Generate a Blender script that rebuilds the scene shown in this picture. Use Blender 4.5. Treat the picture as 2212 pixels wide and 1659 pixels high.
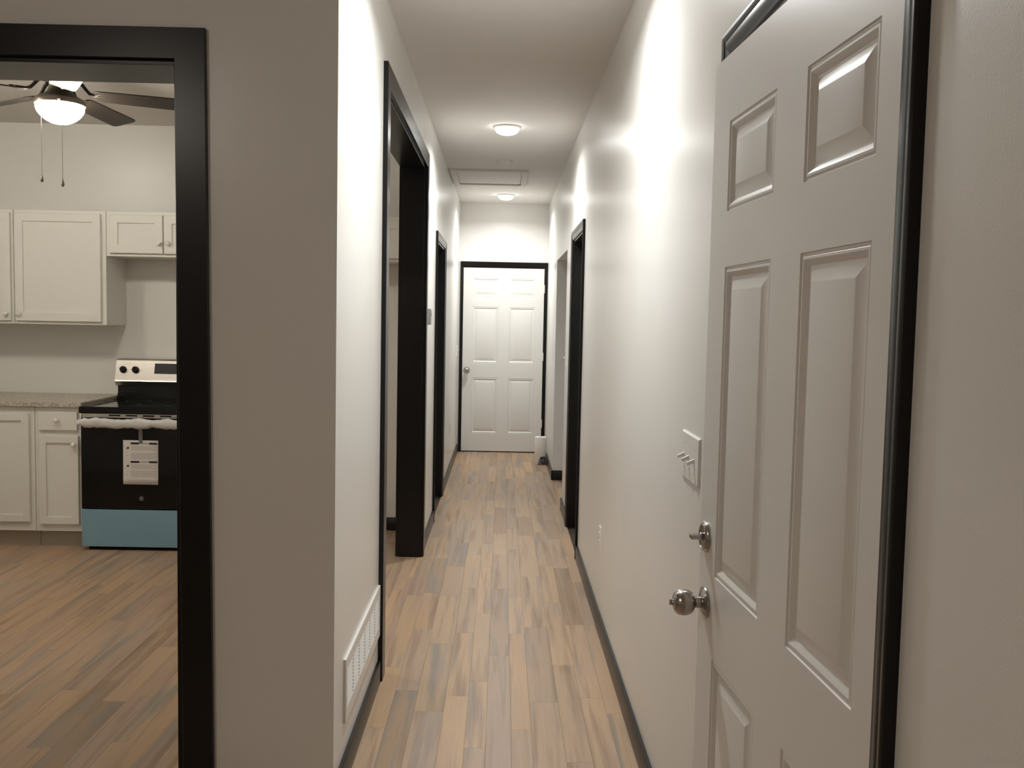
import bpy, bmesh, math, random
from mathutils import Vector, Matrix, noise

# ------------------------------------------------------------------ reset
for o in list(bpy.data.objects):
    bpy.data.objects.remove(o, do_unlink=True)
sc = bpy.context.scene
COL = sc.collection
rnd = random.Random(7)

# ------------------------------------------------------------------ camera
FPX, IMW = 2050.0, 2212.0
cam_d = bpy.data.cameras.new('camera')
cam = bpy.data.objects.new('camera', cam_d)
COL.objects.link(cam)
cam_d.sensor_fit = 'HORIZONTAL'
cam_d.sensor_width = 36.0
cam_d.lens = FPX / IMW * 36.0
cam_d.clip_start = 0.02
CR = ((0.99975005, -0.01052374, 0.01972542),
      (0.01895788, -0.06862757, -0.99746221),
      (0.01185074, 0.99758684, -0.06841091))
CAMZ = 1.4868
rx, ry, rz = CR
cam.matrix_world = Matrix(((rx[0], -ry[0], -rz[0], 0.0),
                           (rx[1], -ry[1], -rz[1], 0.0),
                           (rx[2], -ry[2], -rz[2], CAMZ),
                           (0, 0, 0, 1)))
sc.camera = cam

# ------------------------------------------------------------------ world, exposure
w = bpy.data.worlds.new('world')
sc.world = w
w.use_nodes = True
w.node_tree.nodes['Background'].inputs[0].default_value = (0.02, 0.025, 0.035, 1)
w.node_tree.nodes['Background'].inputs[1].default_value = 0.1
sc.view_settings.view_transform = 'Standard'
sc.view_settings.look = 'None'
sc.view_settings.gamma = 1.0
sc.view_settings.use_curve_mapping = False
sc.view_settings.exposure = 0.0

# lamp strengths (radiance of the glowing glass)
LED_WATTS = 20.0                # corridor ceiling lights
KITCHEN_DOME = 155.0
LENS_GLOW = 13.0
FAN_STRENGTH = 160.0
ROOM_STRENGTH = 88.0

# ------------------------------------------------------------------ key dimensions
XR, XL = 0.497, -0.480          # corridor wall faces
HC = 2.743                      # ceiling
YE = 10.507                     # end wall
YF = 2.763                      # wall facing the camera, with the kitchen opening
YFB = 2.985                     # its kitchen side
XLB = -0.617                    # kitchen side of the corridor wall
YKB = 6.55                      # kitchen back wall
XKL = -3.95                     # kitchen left wall
XRB = 0.62                      # outer side of the right wall
YRB, XRL = -3.0, -4.6           # near room back / left wall

# ------------------------------------------------------------------ materials
def nmat(name):
    m = bpy.data.materials.new(name)
    m.use_nodes = True
    nt = m.node_tree
    return m, nt, nt.nodes['Principled BSDF']

def N(nt, t, **kw):
    n = nt.nodes.new(t)
    for k, v in kw.items():
        setattr(n, k, v)
    return n

def simple(name, col, rough=0.5, metal=0.0, spec=0.5, bump=None, coat=0.0, vary=0.0):
    m, nt, b = nmat(name)
    b.inputs['Base Color'].default_value = (*col, 1)
    b.inputs['Roughness'].default_value = rough
    b.inputs['Metallic'].default_value = metal
    b.inputs['Specular IOR Level'].default_value = spec
    b.inputs['Coat Weight'].default_value = coat
    tc = N(nt, 'ShaderNodeTexCoord')
    if bump:
        scale, strength, dist = bump
        nz = N(nt, 'ShaderNodeTexNoise')
        nz.inputs['Scale'].default_value = scale
        nz.inputs['Detail'].default_value = 3
        nt.links.new(tc.outputs['Object'], nz.inputs['Vector'])
        bp = N(nt, 'ShaderNodeBump')
        bp.inputs['Strength'].default_value = strength
        bp.inputs['Distance'].default_value = dist
        nt.links.new(nz.outputs['Fac'], bp.inputs['Height'])
        nt.links.new(bp.outputs['Normal'], b.inputs['Normal'])
    if vary:
        nz2 = N(nt, 'ShaderNodeTexNoise')
        nz2.inputs['Scale'].default_value = 3.0
        nt.links.new(tc.outputs['Object'], nz2.inputs['Vector'])
        mx = N(nt, 'ShaderNodeMix', data_type='RGBA')
        mx.inputs[6].default_value = (*[c * (1 - vary) for c in col], 1)
        mx.inputs[7].default_value = (*[min(1, c * (1 + vary)) for c in col], 1)
        nt.links.new(nz2.outputs['Fac'], mx.inputs[0])
        nt.links.new(mx.outputs[2], b.inputs['Base Color'])
    return m

M = {}
M['wall'] = simple('wall_paint', (0.785, 0.765, 0.73), 0.28, spec=0.36, bump=(260, 0.10, 0.002), vary=0.015)
M['ceiling'] = simple('ceiling_paint', (0.72, 0.695, 0.66), 0.9, spec=0.2, bump=(180, 0.15, 0.002))
M['black'] = simple('black_satin_paint', (0.007, 0.006, 0.0055), 0.28, spec=0.28, bump=(60, 0.04, 0.002))
M['door'] = simple('white_door_paint', (0.77, 0.75, 0.715), 0.36, spec=0.5, bump=(300, 0.05, 0.001))
M['cabinet'] = simple('white_cabinet_paint', (0.76, 0.74, 0.69), 0.4, spec=0.5)
M['white'] = simple('white_plastic', (0.78, 0.76, 0.72), 0.3, spec=0.5)
M['vent'] = simple('white_enamel_metal', (0.80, 0.78, 0.74), 0.35, spec=0.5)
M['grey_plastic'] = simple('grey_plastic', (0.52, 0.51, 0.52), 0.4)
M['dark'] = simple('dark_void', (0.01, 0.01, 0.01), 0.9, spec=0.1)
M['nickel'] = simple('satin_nickel', (0.46, 0.43, 0.40), 0.24, metal=1.0)
M['fan_metal'] = simple('brushed_nickel_fan', (0.27, 0.24, 0.205), 0.42, metal=1.0)
M['fan_iron'] = simple('dark_bronze_iron', (0.06, 0.05, 0.042), 0.55, metal=0.6)
M['steel'] = simple('stainless_steel', (0.62, 0.58, 0.53), 0.28, metal=1.0)
M['black_glass'] = simple('black_glass', (0.004, 0.004, 0.004), 0.06, spec=0.3)
M['black_enamel'] = simple('black_enamel', (0.006, 0.006, 0.006), 0.16, spec=0.35)
M['display'] = simple('dark_display', (0.03, 0.03, 0.04), 0.15)
M['blade'] = simple('dark_walnut_blade', (0.030, 0.021, 0.015), 0.45, spec=0.4)
M['toekick'] = simple('toe_kick_board', (0.42, 0.37, 0.30), 0.6)
M['towel'] = simple('paper_towel', (0.82, 0.79, 0.74), 0.9, spec=0.1, bump=(220, 0.5, 0.003))
M['card'] = simple('cardboard_core', (0.42, 0.30, 0.20), 0.9, spec=0.1)
M['paper'] = simple('paper_sheet', (0.72, 0.68, 0.64), 0.8, spec=0.2)
M['ink'] = simple('black_ink', (0.015, 0.012, 0.012), 0.7)
M['ink_grey'] = simple('grey_ink', (0.42, 0.40, 0.38), 0.8)
M['emblem'] = simple('dim_emblem', (0.05, 0.05, 0.055), 0.3)
M['tape'] = simple('clear_tape', (0.20, 0.20, 0.20), 0.25)

def brushed(m, sx=2.0, sz=220.0):
    nt = m.node_tree
    b = nt.nodes['Principled BSDF']
    tc = N(nt, 'ShaderNodeTexCoord')
    mp = N(nt, 'ShaderNodeMapping')
    mp.inputs['Scale'].default_value = (sx, sx, sz)
    nz = N(nt, 'ShaderNodeTexNoise')
    nz.inputs['Scale'].default_value = 4
    rr = N(nt, 'ShaderNodeMapRange')
    rr.inputs[3].default_value = 0.2
    rr.inputs[4].default_value = 0.4
    nt.links.new(tc.outputs['Object'], mp.inputs['Vector'])
    nt.links.new(mp.outputs[0], nz.inputs['Vector'])
    nt.links.new(nz.outputs['Fac'], rr.inputs[0])
    nt.links.new(rr.outputs[0], b.inputs['Roughness'])
brushed(M['steel'])

m, nt, b = nmat('blue_film')            # blue protective film over steel
b.inputs['Base Color'].default_value = (0.23, 0.41, 0.52, 1)
b.inputs['Roughness'].default_value = 0.33
b.inputs['Metallic'].default_value = 0.2
tc = N(nt, 'ShaderNodeTexCoord'); nz = N(nt, 'ShaderNodeTexNoise'); nz.inputs['Scale'].default_value = 25
bp = N(nt, 'ShaderNodeBump'); bp.inputs['Strength'].default_value = 0.06; bp.inputs['Distance'].default_value = 0.004
nt.links.new(tc.outputs['Object'], nz.inputs['Vector']); nt.links.new(nz.outputs['Fac'], bp.inputs['Height'])
nt.links.new(bp.outputs['Normal'], b.inputs['Normal'])
M['blue_film'] = m

m, nt, b = nmat('milky_plastic_wrap')
b.inputs['Base Color'].default_value = (0.62, 0.60, 0.58, 1)
b.inputs['Roughness'].default_value = 0.35
tc = N(nt, 'ShaderNodeTexCoord'); nz = N(nt, 'ShaderNodeTexNoise'); nz.inputs['Scale'].default_value = 40; nz.inputs['Detail'].default_value = 4
bp = N(nt, 'ShaderNodeBump'); bp.inputs['Strength'].default_value = 0.5; bp.inputs['Distance'].default_value = 0.01
nt.links.new(tc.outputs['Object'], nz.inputs['Vector']); nt.links.new(nz.outputs['Fac'], bp.inputs['Height'])
nt.links.new(bp.outputs['Normal'], b.inputs['Normal'])
M['wrap'] = m

m, nt, b = nmat('printed_plastic_wrapper')
b.inputs['Roughness'].default_value = 0.15
tc = N(nt, 'ShaderNodeTexCoord'); nz = N(nt, 'ShaderNodeTexNoise'); nz.inputs['Scale'].default_value = 45; nz.inputs['Detail'].default_value = 3
cr = N(nt, 'ShaderNodeValToRGB')
cr.color_ramp.elements[0].position = 0.35; cr.color_ramp.elements[0].color = (0.03, 0.025, 0.045, 1)
cr.color_ramp.elements[1].position = 0.7; cr.color_ramp.elements[1].color = (0.35, 0.32, 0.34, 1)
nt.links.new(tc.outputs['Object'], nz.inputs['Vector']); nt.links.new(nz.outputs['Fac'], cr.inputs[0]); nt.links.new(cr.outputs[0], b.inputs['Base Color'])
M['wrapper'] = m

m, nt, b = nmat('speckled_laminate')
b.inputs['Roughness'].default_value = 0.35
tc = N(nt, 'ShaderNodeTexCoord'); nz = N(nt, 'ShaderNodeTexNoise'); nz.inputs['Scale'].default_value = 90; nz.inputs['Detail'].default_value = 5
cr = N(nt, 'ShaderNodeValToRGB')
cr.color_ramp.elements[0].position = 0.38; cr.color_ramp.elements[0].color = (0.34, 0.295, 0.235, 1)
cr.color_ramp.elements[1].position = 0.62; cr.color_ramp.elements[1].color = (0.60, 0.55, 0.47, 1)
nt.links.new(tc.outputs['Object'], nz.inputs['Vector']); nt.links.new(nz.outputs['Fac'], cr.inputs[0]); nt.links.new(cr.outputs[0], b.inputs['Base Color'])
M['counter'] = m

def plank_mat():
    m, nt, b = nmat('vinyl_plank')
    L = nt.links.new
    tc = N(nt, 'ShaderNodeTexCoord')
    oi = N(nt, 'ShaderNodeObjectInfo')
    off = N(nt, 'ShaderNodeVectorMath', operation='SCALE')
    cx = N(nt, 'ShaderNodeCombineXYZ')
    mul = N(nt, 'ShaderNodeMath', operation='MULTIPLY'); mul.inputs[1].default_value = 37.0
    mul2 = N(nt, 'ShaderNodeMath', operation='MULTIPLY'); mul2.inputs[1].default_value = 91.0
    L(oi.outputs['Random'], mul.inputs[0]); L(oi.outputs['Random'], mul2.inputs[0])
    L(mul.outputs[0], cx.inputs[0]); L(mul2.outputs[0], cx.inputs[1]); L(mul.outputs[0], cx.inputs[2])
    add = N(nt, 'ShaderNodeVectorMath', operation='ADD')
    L(tc.outputs['Object'], add.inputs[0]); L(cx.outputs[0], add.inputs[1])
    def noise_(sx, sy, scale, detail, dist=0.0):
        mp = N(nt, 'ShaderNodeMapping'); mp.inputs['Scale'].default_value = (sx, sy, 1)
        nz = N(nt, 'ShaderNodeTexNoise'); nz.inputs['Scale'].default_value = scale
        nz.inputs['Detail'].default_value = detail; nz.inputs['Distortion'].default_value = dist
        L(add.outputs[0], mp.inputs['Vector']); L(mp.outputs[0], nz.inputs['Vector'])
        return nz.outputs['Fac']
    # per plank base tone
    r1 = N(nt, 'ShaderNodeValToRGB')
    e = r1.color_ramp.elements
    e[0].position = 0.0; e[0].color = (0.48, 0.325, 0.205, 1)
    e[1].position = 1.0; e[1].color = (0.37, 0.25, 0.16, 1)
    for pos, c in ((0.2, (0.50, 0.355, 0.235, 1)), (0.4, (0.42, 0.30, 0.205, 1)), (0.6, (0.54, 0.37, 0.235, 1)), (0.8, (0.43, 0.32, 0.24, 1))):
        el = e.new(pos); el.color = c
    wn = N(nt, 'ShaderNodeTexWhiteNoise', noise_dimensions='1D')
    L(oi.outputs['Random'], wn.inputs['W']); L(wn.outputs['Value'], r1.inputs[0])
    # long streaks: dark brown grain
    n1 = noise_(1.0, 0.045, 24, 4, 0.25)
    s1 = N(nt, 'ShaderNodeMapRange'); s1.inputs[1].default_value = 0.50; s1.inputs[2].default_value = 0.72
    L(n1, s1.inputs[0])
    m1 = N(nt, 'ShaderNodeMix', data_type='RGBA'); m1.inputs[7].default_value = (0.20, 0.13, 0.085, 1)
    f1 = N(nt, 'ShaderNodeMath', operation='MULTIPLY'); f1.inputs[1].default_value = 0.72
    L(s1.outputs[0], f1.inputs[0]); L(f1.outputs[0], m1.inputs[0]); L(r1.outputs[0], m1.inputs[6])
    # grey weathered patches
    n2 = noise_(1.0, 0.06, 15, 3, 0.25)
    s2 = N(nt, 'ShaderNodeMapRange'); s2.inputs[1].default_value = 0.55; s2.inputs[2].default_value = 0.70
    L(n2, s2.inputs[0])
    f2 = N(nt, 'ShaderNodeMath', operation='MULTIPLY'); f2.inputs[1].default_value = 0.74
    L(s2.outputs[0], f2.inputs[0])
    m2 = N(nt, 'ShaderNodeMix', data_type='RGBA'); m2.inputs[7].default_value = (0.25, 0.235, 0.205, 1)
    L(f2.outputs[0], m2.inputs[0]); L(m1.outputs[2], m2.inputs[6])
    # pinkish bloom
    n3 = noise_(1.0, 0.2, 7, 2)
    s3 = N(nt, 'ShaderNodeMapRange'); s3.inputs[1].default_value = 0.5; s3.inputs[2].default_value = 0.75; s3.inputs[4].default_value = 0.5
    L(n3, s3.inputs[0])
    m3 = N(nt, 'ShaderNodeMix', data_type='RGBA'); m3.inputs[7].default_value = (0.40, 0.29, 0.25, 1)
    L(s3.outputs[0], m3.inputs[0]); L(m2.outputs[2], m3.inputs[6])
    # fine grain
    n4 = noise_(1.0, 0.03, 160, 3)
    s4 = N(nt, 'ShaderNodeMapRange'); s4.inputs[3].default_value = 0.88; s4.inputs[4].default_value = 1.10
    L(n4, s4.inputs[0])
    hv = N(nt, 'ShaderNodeHueSaturation')
    hv.inputs['Saturation'].default_value = 1.08; L(m3.outputs[2], hv.inputs['Color']); L(s4.outputs[0], hv.inputs['Value'])
    L(hv.outputs[0], b.inputs['Base Color'])
    b.inputs['Roughness'].default_value = 0.40
    b.inputs['Specular IOR Level'].default_value = 0.4
    bp = N(nt, 'ShaderNodeBump'); bp.inputs['Strength'].default_value = 0.12; bp.inputs['Distance'].default_value = 0.001
    L(n4, bp.inputs['Height']); L(bp.outputs[0], b.inputs['Normal'])
    return m
M['plank'] = plank_mat()
M['subfloor'] = simple('dark_underlay', (0.05, 0.035, 0.025), 0.8)

def emis(name, col, strength):
    m, nt, b = nmat(name)
    b.inputs['Base Color'].default_value = (0.8, 0.8, 0.8, 1)
    b.inputs['Emission Color'].default_value = (*col, 1)
    b.inputs['Emission Strength'].default_value = strength
    return m
M['led'] = emis('led_lens', (1.0, 1.0, 0.97), LENS_GLOW)
# glow weakened towards the bottom of the glass, so the floor gets less light
def bowl_mat(name, strength):
    m = emis(name, (1.0, 0.94, 0.82), strength)
    nt = m.node_tree
    ge = N(nt, 'ShaderNodeNewGeometry'); sp = N(nt, 'ShaderNodeSeparateXYZ'); mr = N(nt, 'ShaderNodeMapRange')
    mr.inputs[1].default_value = -1.0; mr.inputs[2].default_value = 0.0
    mr.inputs[3].default_value = 0.12 * strength; mr.inputs[4].default_value = strength
    nt.links.new(ge.outputs['Normal'], sp.inputs[0]); nt.links.new(sp.outputs[2], mr.inputs[0])
    nt.links.new(mr.outputs[0], nt.nodes['Principled BSDF'].inputs['Emission Strength'])
    return m
M['bowl'] = bowl_mat('frosted_glass_bowl', FAN_STRENGTH)
M['kdome'] = bowl_mat('frosted_glass_dome', KITCHEN_DOME)
M['room_lamp'] = emis('room_lamp_glass', (1.0, 0.91, 0.79), ROOM_STRENGTH)

# ------------------------------------------------------------------ mesh builder
WL = {}          # world (or local-frame) location of each object made here

class MB:
    def __init__(s):
        s.v = []; s.f = []
    def add(s, vs, fs):
        k = len(s.v)
        s.v += [tuple(v) for v in vs]
        s.f += [tuple(i + k for i in f) for f in fs]
        return s
    def box(s, x0, x1, y0, y1, z0, z1):
        x0, x1 = min(x0, x1), max(x0, x1); y0, y1 = min(y0, y1), max(y0, y1); z0, z1 = min(z0, z1), max(z0, z1)
        return s.add([(x0, y0, z0), (x1, y0, z0), (x1, y1, z0), (x0, y1, z0), (x0, y0, z1), (x1, y0, z1), (x1, y1, z1), (x0, y1, z1)],
                     [(0, 3, 2, 1), (4, 5, 6, 7), (0, 1, 5, 4), (1, 2, 6, 5), (2, 3, 7, 6), (3, 0, 4, 7)])
    def loft(s, rings, cap=True, closed=True):
        n = len(rings[0]); vs = [p for r in rings for p in r]; fs = []
        for i in range(len(rings) - 1):
            for j in range(n if closed else n - 1):
                a = i * n + j; b = i * n + (j + 1) % n
                fs.append((a, b, b + n, a + n))
        if cap:
            fs.append(tuple(reversed(range(n))))
            fs.append(tuple(range((len(rings) - 1) * n, len(rings) * n)))
        return s.add(vs, fs)
    def lathe(s, prof, org, axis=(0, 0, 1), n=32, cap=True, squash=(1, 1)):
        ax = Vector(axis).normalized()
        u = Vector((0, 0, 1)) if abs(ax.z) < 0.9 else Vector((1, 0, 0))
        e1 = ax.cross(u).normalized(); e2 = ax.cross(e1)
        o = Vector(org)
        rings = []
        for r, h in prof:
            rings.append([o + ax * h + e1 * (r * squash[0] * math.cos(2 * math.pi * k / n)) + e2 * (r * squash[1] * math.sin(2 * math.pi * k / n)) for k in range(n)])
        return s.loft(rings, cap)
    def tube(s, path, rad, n=10, cap=True):
        P = [Vector(p) for p in path]
        rings = []
        prev = None
        for i, p in enumerate(P):
            d = (P[min(i + 1, len(P) - 1)] - P[max(i - 1, 0)]).normalized()
            u = Vector((0, 0, 1)) if abs(d.z) < 0.95 else Vector((1, 0, 0))
            e1 = d.cross(u).normalized()
            if prev is not None:
                e1 = (prev - d * prev.dot(d)).normalized()
            prev = e1
            e2 = d.cross(e1)
            r = rad[i] if isinstance(rad, (list, tuple)) else rad
            rings.append([p + e1 * (r * math.cos(2 * math.pi * k / n)) + e2 * (r * math.sin(2 * math.pi * k / n)) for k in range(n)])
        return s.loft(rings, cap)
    def mesh(s, name, bevel=0.0, smooth=None, segs=1):
        bm = bmesh.new()
        vs = [bm.verts.new(v) for v in s.v]
        for f in s.f:
            try:
                bm.faces.new([vs[i] for i in f])
            except ValueError:
                pass
        bmesh.ops.recalc_face_normals(bm, faces=bm.faces[:])
        if bevel:
            bmesh.ops.bevel(bm, geom=bm.edges[:], offset=bevel, segments=segs, affect='EDGES', clamp_overlap=True)
        me = bpy.data.meshes.new(name)
        bm.to_mesh(me); bm.free()
        if smooth:
            for p in me.polygons:
                p.use_smooth = True
            me.set_sharp_from_angle(angle=math.radians(smooth))
        return me

def build(name, mb, mat, parent=None, bevel=0.0, smooth=None, segs=1, label=None, recalc_center=True):
    xs = [v[0] for v in mb.v]; ys = [v[1] for v in mb.v]; zs = [v[2] for v in mb.v]
    c = Vector(((min(xs) + max(xs)) / 2, (min(ys) + max(ys)) / 2, (min(zs) + max(zs)) / 2))
    t = MB(); t.v = [(v[0] - c.x, v[1] - c.y, v[2] - c.z) for v in mb.v]; t.f = mb.f
    me = t.mesh(name, bevel, smooth, segs)
    me.materials.append(M[mat] if isinstance(mat, str) else mat)
    return place(name, me, c, parent, label)

def place(name, me, c, parent=None, label=None):
    o = bpy.data.objects.new(name, me)
    COL.objects.link(o)
    c = Vector(c)
    if parent:
        o.parent = parent
        o.location = c - WL[parent.name]
    else:
        o.location = c
    WL[o.name] = c
    if label:
        o['label'] = label
    return o

def empty(name, loc, rotz=0.0, local=False):
    o = bpy.data.objects.new(name, None)
    COL.objects.link(o)
    o.empty_display_size = 0.1
    o.location = loc; o.rotation_euler = (0, 0, rotz)
    WL[o.name] = Vector((0, 0, 0)) if local else Vector(loc)
    return o

def tag(o, label, cat, group=None, kind=None):
    o['label'] = label; o['category'] = cat
    if group: o['group'] = group
    if kind: o['kind'] = kind
    return o

def struct(o, label, cat):
    return tag(o, label, cat, kind='structure')

# ------------------------------------------------------------------ walls
def wall_boxes(mb, axis, a0, a1, t0, t1, z0, z1, openings=()):
    """axis 'x': wall runs along x, thickness in y (t0..t1); axis 'y': the other way round. openings: (s0, s1, ztop)"""
    def bx(s0, s1, za, zb):
        if s1 - s0 < 1e-5 or zb - za < 1e-5: return
        if axis == 'x': mb.box(s0, s1, t0, t1, za, zb)
        else: mb.box(t0, t1, s0, s1, za, zb)
    cur = a0
    for s0, s1, zt in sorted(openings):
        bx(cur, s0, z0, z1)
        bx(s0, s1, zt, z1)
        cur = s1
    bx(cur, a1, z0, z1)
    return mb

Z0 = -0.03
# openings (rough): clear edge + jamb thickness
L1 = (3.868, 5.826, 2.400)       # wide cased opening, left wall
L2 = (6.862, 7.818, 2.052)       # door, left wall
R1 = (5.872, 6.738, 2.052)       # door, right wall
AL = (7.390, 8.750, 2.030)       # drywall niche, right wall
FD = (1.188, 2.118, 2.062)       # entry door, right wall
ED = (-0.452, 0.478, 2.062)      # end door
KO = (-2.500, -0.925, 2.205)     # kitchen opening

struct(build('wall_left', wall_boxes(MB(), 'y', YFB, YE + 0.12, XLB, XL, Z0, HC, [L1, L2]), 'wall'),
       'long off-white painted wall on the left of the corridor', 'wall')
struct(build('wall_right', wall_boxes(MB(), 'y', YRB, YE + 0.12, XR, XRB, Z0, HC, [FD, R1, AL]), 'wall'),
       'long off-white painted wall on the right of the corridor', 'wall')
struct(build('wall_end', wall_boxes(MB(), 'x', XL, XR, YE, YE + 0.12, Z0, HC, [ED]), 'wall'),
       'off-white wall closing the far end of the corridor', 'wall')
struct(build('wall_front', wall_boxes(MB(), 'x', XRL, XL, YF, YFB, Z0, HC, [KO]), 'wall'),
       'greige wall around the cased kitchen opening, facing the camera', 'wall')
struct(build('wall_kitchen_back', wall_boxes(MB(), 'x', XKL - 0.12, XLB, YKB, YKB + 0.12, Z0, HC), 'wall'),
       'kitchen back wall behind the stove and white cabinets', 'wall')
struct(build('wall_kitchen_left', wall_boxes(MB(), 'y', YFB, YKB, XKL - 0.12, XKL, Z0, HC), 'wall'),
       'plain side wall at the far left of the kitchen', 'wall')
struct(build('wall_room_back', wall_boxes(MB(), 'x', XRL, XRB, YRB - 0.12, YRB, Z0, HC), 'wall'),
       'plain wall behind the camera in the entry room', 'wall')
struct(build('wall_room_left', wall_boxes(MB(), 'y', YRB, YF, XRL - 0.12, XRL, Z0, HC), 'wall'),
       'plain left side wall of the entry room', 'wall')
al = MB()
al.box(1.30, 1.40, AL[0] - 0.10, AL[1] + 0.10, Z0, HC)
al.box(XRB, 1.30, AL[0] - 0.10, AL[0], Z0, HC)
al.box(XRB, 1.30, AL[1], AL[1] + 0.10, Z0, HC)
struct(build('wall_niche', al, 'wall'), 'plain walls inside the drywall niche off the corridor', 'wall')

ceil = MB(); ceil.box(XRL - 0.12, 1.40, YRB - 0.12, YE + 0.12, HC, HC + 0.1)
struct(build('ceiling', ceil, 'ceiling'), 'flat off-white ceiling over corridor and kitchen', 'ceiling')

# ------------------------------------------------------------------ floor and its planks
fl = MB(); fl.box(XRL - 0.12, 1.40, YRB - 0.12, YE + 0.12, -0.1, -0.009)
floor = struct(build('floor', fl, 'subfloor'), 'wood-look plank floor in tan, brown and grey tones', 'floor')
PW, GAP, PT = 0.086, 0.0003, 0.009
plank_cache = {}
def plank_mesh(wd, ln):
    key = (round(wd, 3), round(ln, 2))
    if key not in plank_cache:
        b = 0.0005
        x, y = wd / 2 - GAP / 2, key[1] / 2 - GAP / 2
        h = PT / 2
        ring = lambda xx, yy, zz: [(-xx, -yy, zz), (xx, -yy, zz), (xx, yy, zz), (-xx, yy, zz)]
        mb = MB(); mb.loft([ring(x, y, -h), ring(x, y, h - b), ring(x - b, y - b, h)])
        me = mb.mesh('plank'); me.materials.append(M['plank'])
        plank_cache[key] = me
    return plank_cache[key]
nplank = 0
LENGTHS = (0.60, 0.75, 0.90, 1.05)
def in_frame(x, y):
    q = [sum(CR[i][j] * (x, y, -CAMZ)[j] for j in range(3)) for i in range(3)]
    if q[2] < 0.1: return False
    px, py = 1106 + FPX * q[0] / q[2], 829.5 + FPX * q[1] / q[2]
    return -40 < px < 2250 and py < 1700 and not (x < -0.5 and px > 480 and y < 3.2)
ROWS = [XRL - 0.3]
_rw = random.Random(21)
while ROWS[-1] < 1.5:
    ROWS.append(round(ROWS[-1] + _rw.choice((0.060, 0.074, 0.090, 0.090, 0.112)), 3))
def lay(x0, x1, y0, y1, sink=None, seed=0):
    global nplank
    dst = sink if sink is not None else globals()['sink']
    rr = random.Random(seed)
    for i in range(len(ROWS) - 1):
        a, b = max(x0, ROWS[i]), min(x1, ROWS[i + 1])
        if b - a < 0.01: continue
        cur = y0
        first = True
        while cur < y1 - 0.02:
            ln = rr.choice(LENGTHS)
            if first: ln = round(0.2 + 0.05 * rr.randint(0, 18), 2); first = False
            if y1 - (cur + ln) < 0.12: ln = round(y1 - cur, 2)
            c = ((a + b) / 2, cur + ln / 2, -PT / 2)
            if sink is None and any(in_frame(xx, yy) for xx in (a, b) for yy in (cur, cur + ln / 2, cur + ln)):
                place('plank', plank_mesh(b - a, ln), c, floor); nplank += 1
            else:
                me = plank_mesh(b - a, ln)
                k = len(dst.v)
                dst.v += [(v.co.x + c[0], v.co.y + c[1], v.co.z + c[2]) for v in me.vertices]
                dst.f += [tuple(j + k for j in p.vertices) for p in me.polygons]
            cur += ln
sink = MB()
lay(XRL, XR, YRB, 2.60, sink=sink, seed=8)
lay(XKL, XL, 2.60, 6.62, seed=3)
lay(XL, XR, 2.60, YE + 0.05, seed=5)
lay(XR, 1.30, AL[0], AL[1], seed=6)
po = build('plank_field', sink, 'plank', floor); po['kind'] = 'stuff'

# ------------------------------------------------------------------ casings, jambs, baseboards
COLONIAL = [(0, 0), (0, .008), (.004, .0098), (.010, .0095), (.016, .0125), (.030, .0140), (.037, .0128), (.041, .0160), (.052, .0170), (.057, .0150), (.057, 0)]
FLAT = [(0, 0), (0, .017), (.002, .019), (.086, .019), (.088, .017), (.088, 0)]

def casing(root, prof, fmap, s0, s1, zt, lean=0.0, name='casing'):
    """s0/s1/zt: inner edges of the casing; fmap(s, z, b) -> world"""
    def ln(s, z): return s + lean * (z / 2.3 - 0.5) * 2
    rings = lambda A, B: [[fmap(*A(a), b) for a, b in prof], [fmap(*B(a), b) for a, b in prof]]
    specs = [('casing_leg', lambda a: (s0 - a, 0.0), lambda a: (s0 - a, zt + a)),
             ('casing_leg', lambda a: (ln(s1 + a, 0.0), 0.0), lambda a: (ln(s1 + a, zt + a), zt + a)),
             ('casing_head', lambda a: (s0 - a, zt + a), lambda a: (ln(s1 + a, zt + a), zt + a))]
    for nm, A, B in specs:
        mb = MB(); mb.loft(rings(A, B))
        build(nm, mb, 'black', root, smooth=35)

def jambs(root, axis, s0, s1, zt, t0, t1, th=0.018):
    def bx(a0, a1, za, zb):
        mb = MB()
        if axis == 'x': mb.box(a0, a1, t0, t1, za, zb)
        else: mb.box(t0, t1, a0, a1, za, zb)
        return mb
    build('jamb', bx(s0, s0 + th, 0, zt), 'black', root, bevel=0.001)
    build('jamb', bx(s1 - th, s1, 0, zt), 'black', root, bevel=0.001)
    build('head_jamb', bx(s0 + th, s1 - th, zt - th, zt), 'black', root, bevel=0.001)

fl_map = lambda s, z, b: (XL + b, s, z)
fr_map = lambda s, z, b: (XR - b, s, z)
ff_map = lambda s, z, b: (s, YF - b, z)
fe_map = lambda s, z, b: (s, YE - b, z)
fkl_map = lambda s, z, b: (XLB - b, s, z)       # kitchen side of corridor wall
fkf_map = lambda s, z, b: (s, YFB + b, z)       # kitchen side of the facing wall

t = empty('trim_1', (KO[1], YF, 0))
struct(t, 'wide flat black casing around the kitchen opening in the facing wall', 'door casing')
jambs(t, 'x', KO[0], KO[1], KO[2], YF + 0.001, YFB - 0.001)
casing(t, FLAT, ff_map, KO[0] + 0.010, -0.931, 2.200, lean=-0.010)
casing(t, FLAT, fkf_map, KO[0] + 0.010, -0.935, 2.200)

t = empty('trim_2', (XL, L1[0], 0))
struct(t, 'tall flat black casing of the wide opening in the corridor\'s left wall', 'door casing')
jambs(t, 'y', L1[0], L1[1], L1[2], XLB + 0.001, XL - 0.001)
casing(t, FLAT, fl_map, L1[0] + 0.006, L1[1] - 0.006, L1[2] - 0.006)
casing(t, FLAT, fkl_map, L1[0] + 0.006, L1[1] - 0.006, L1[2] - 0.006)

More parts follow.
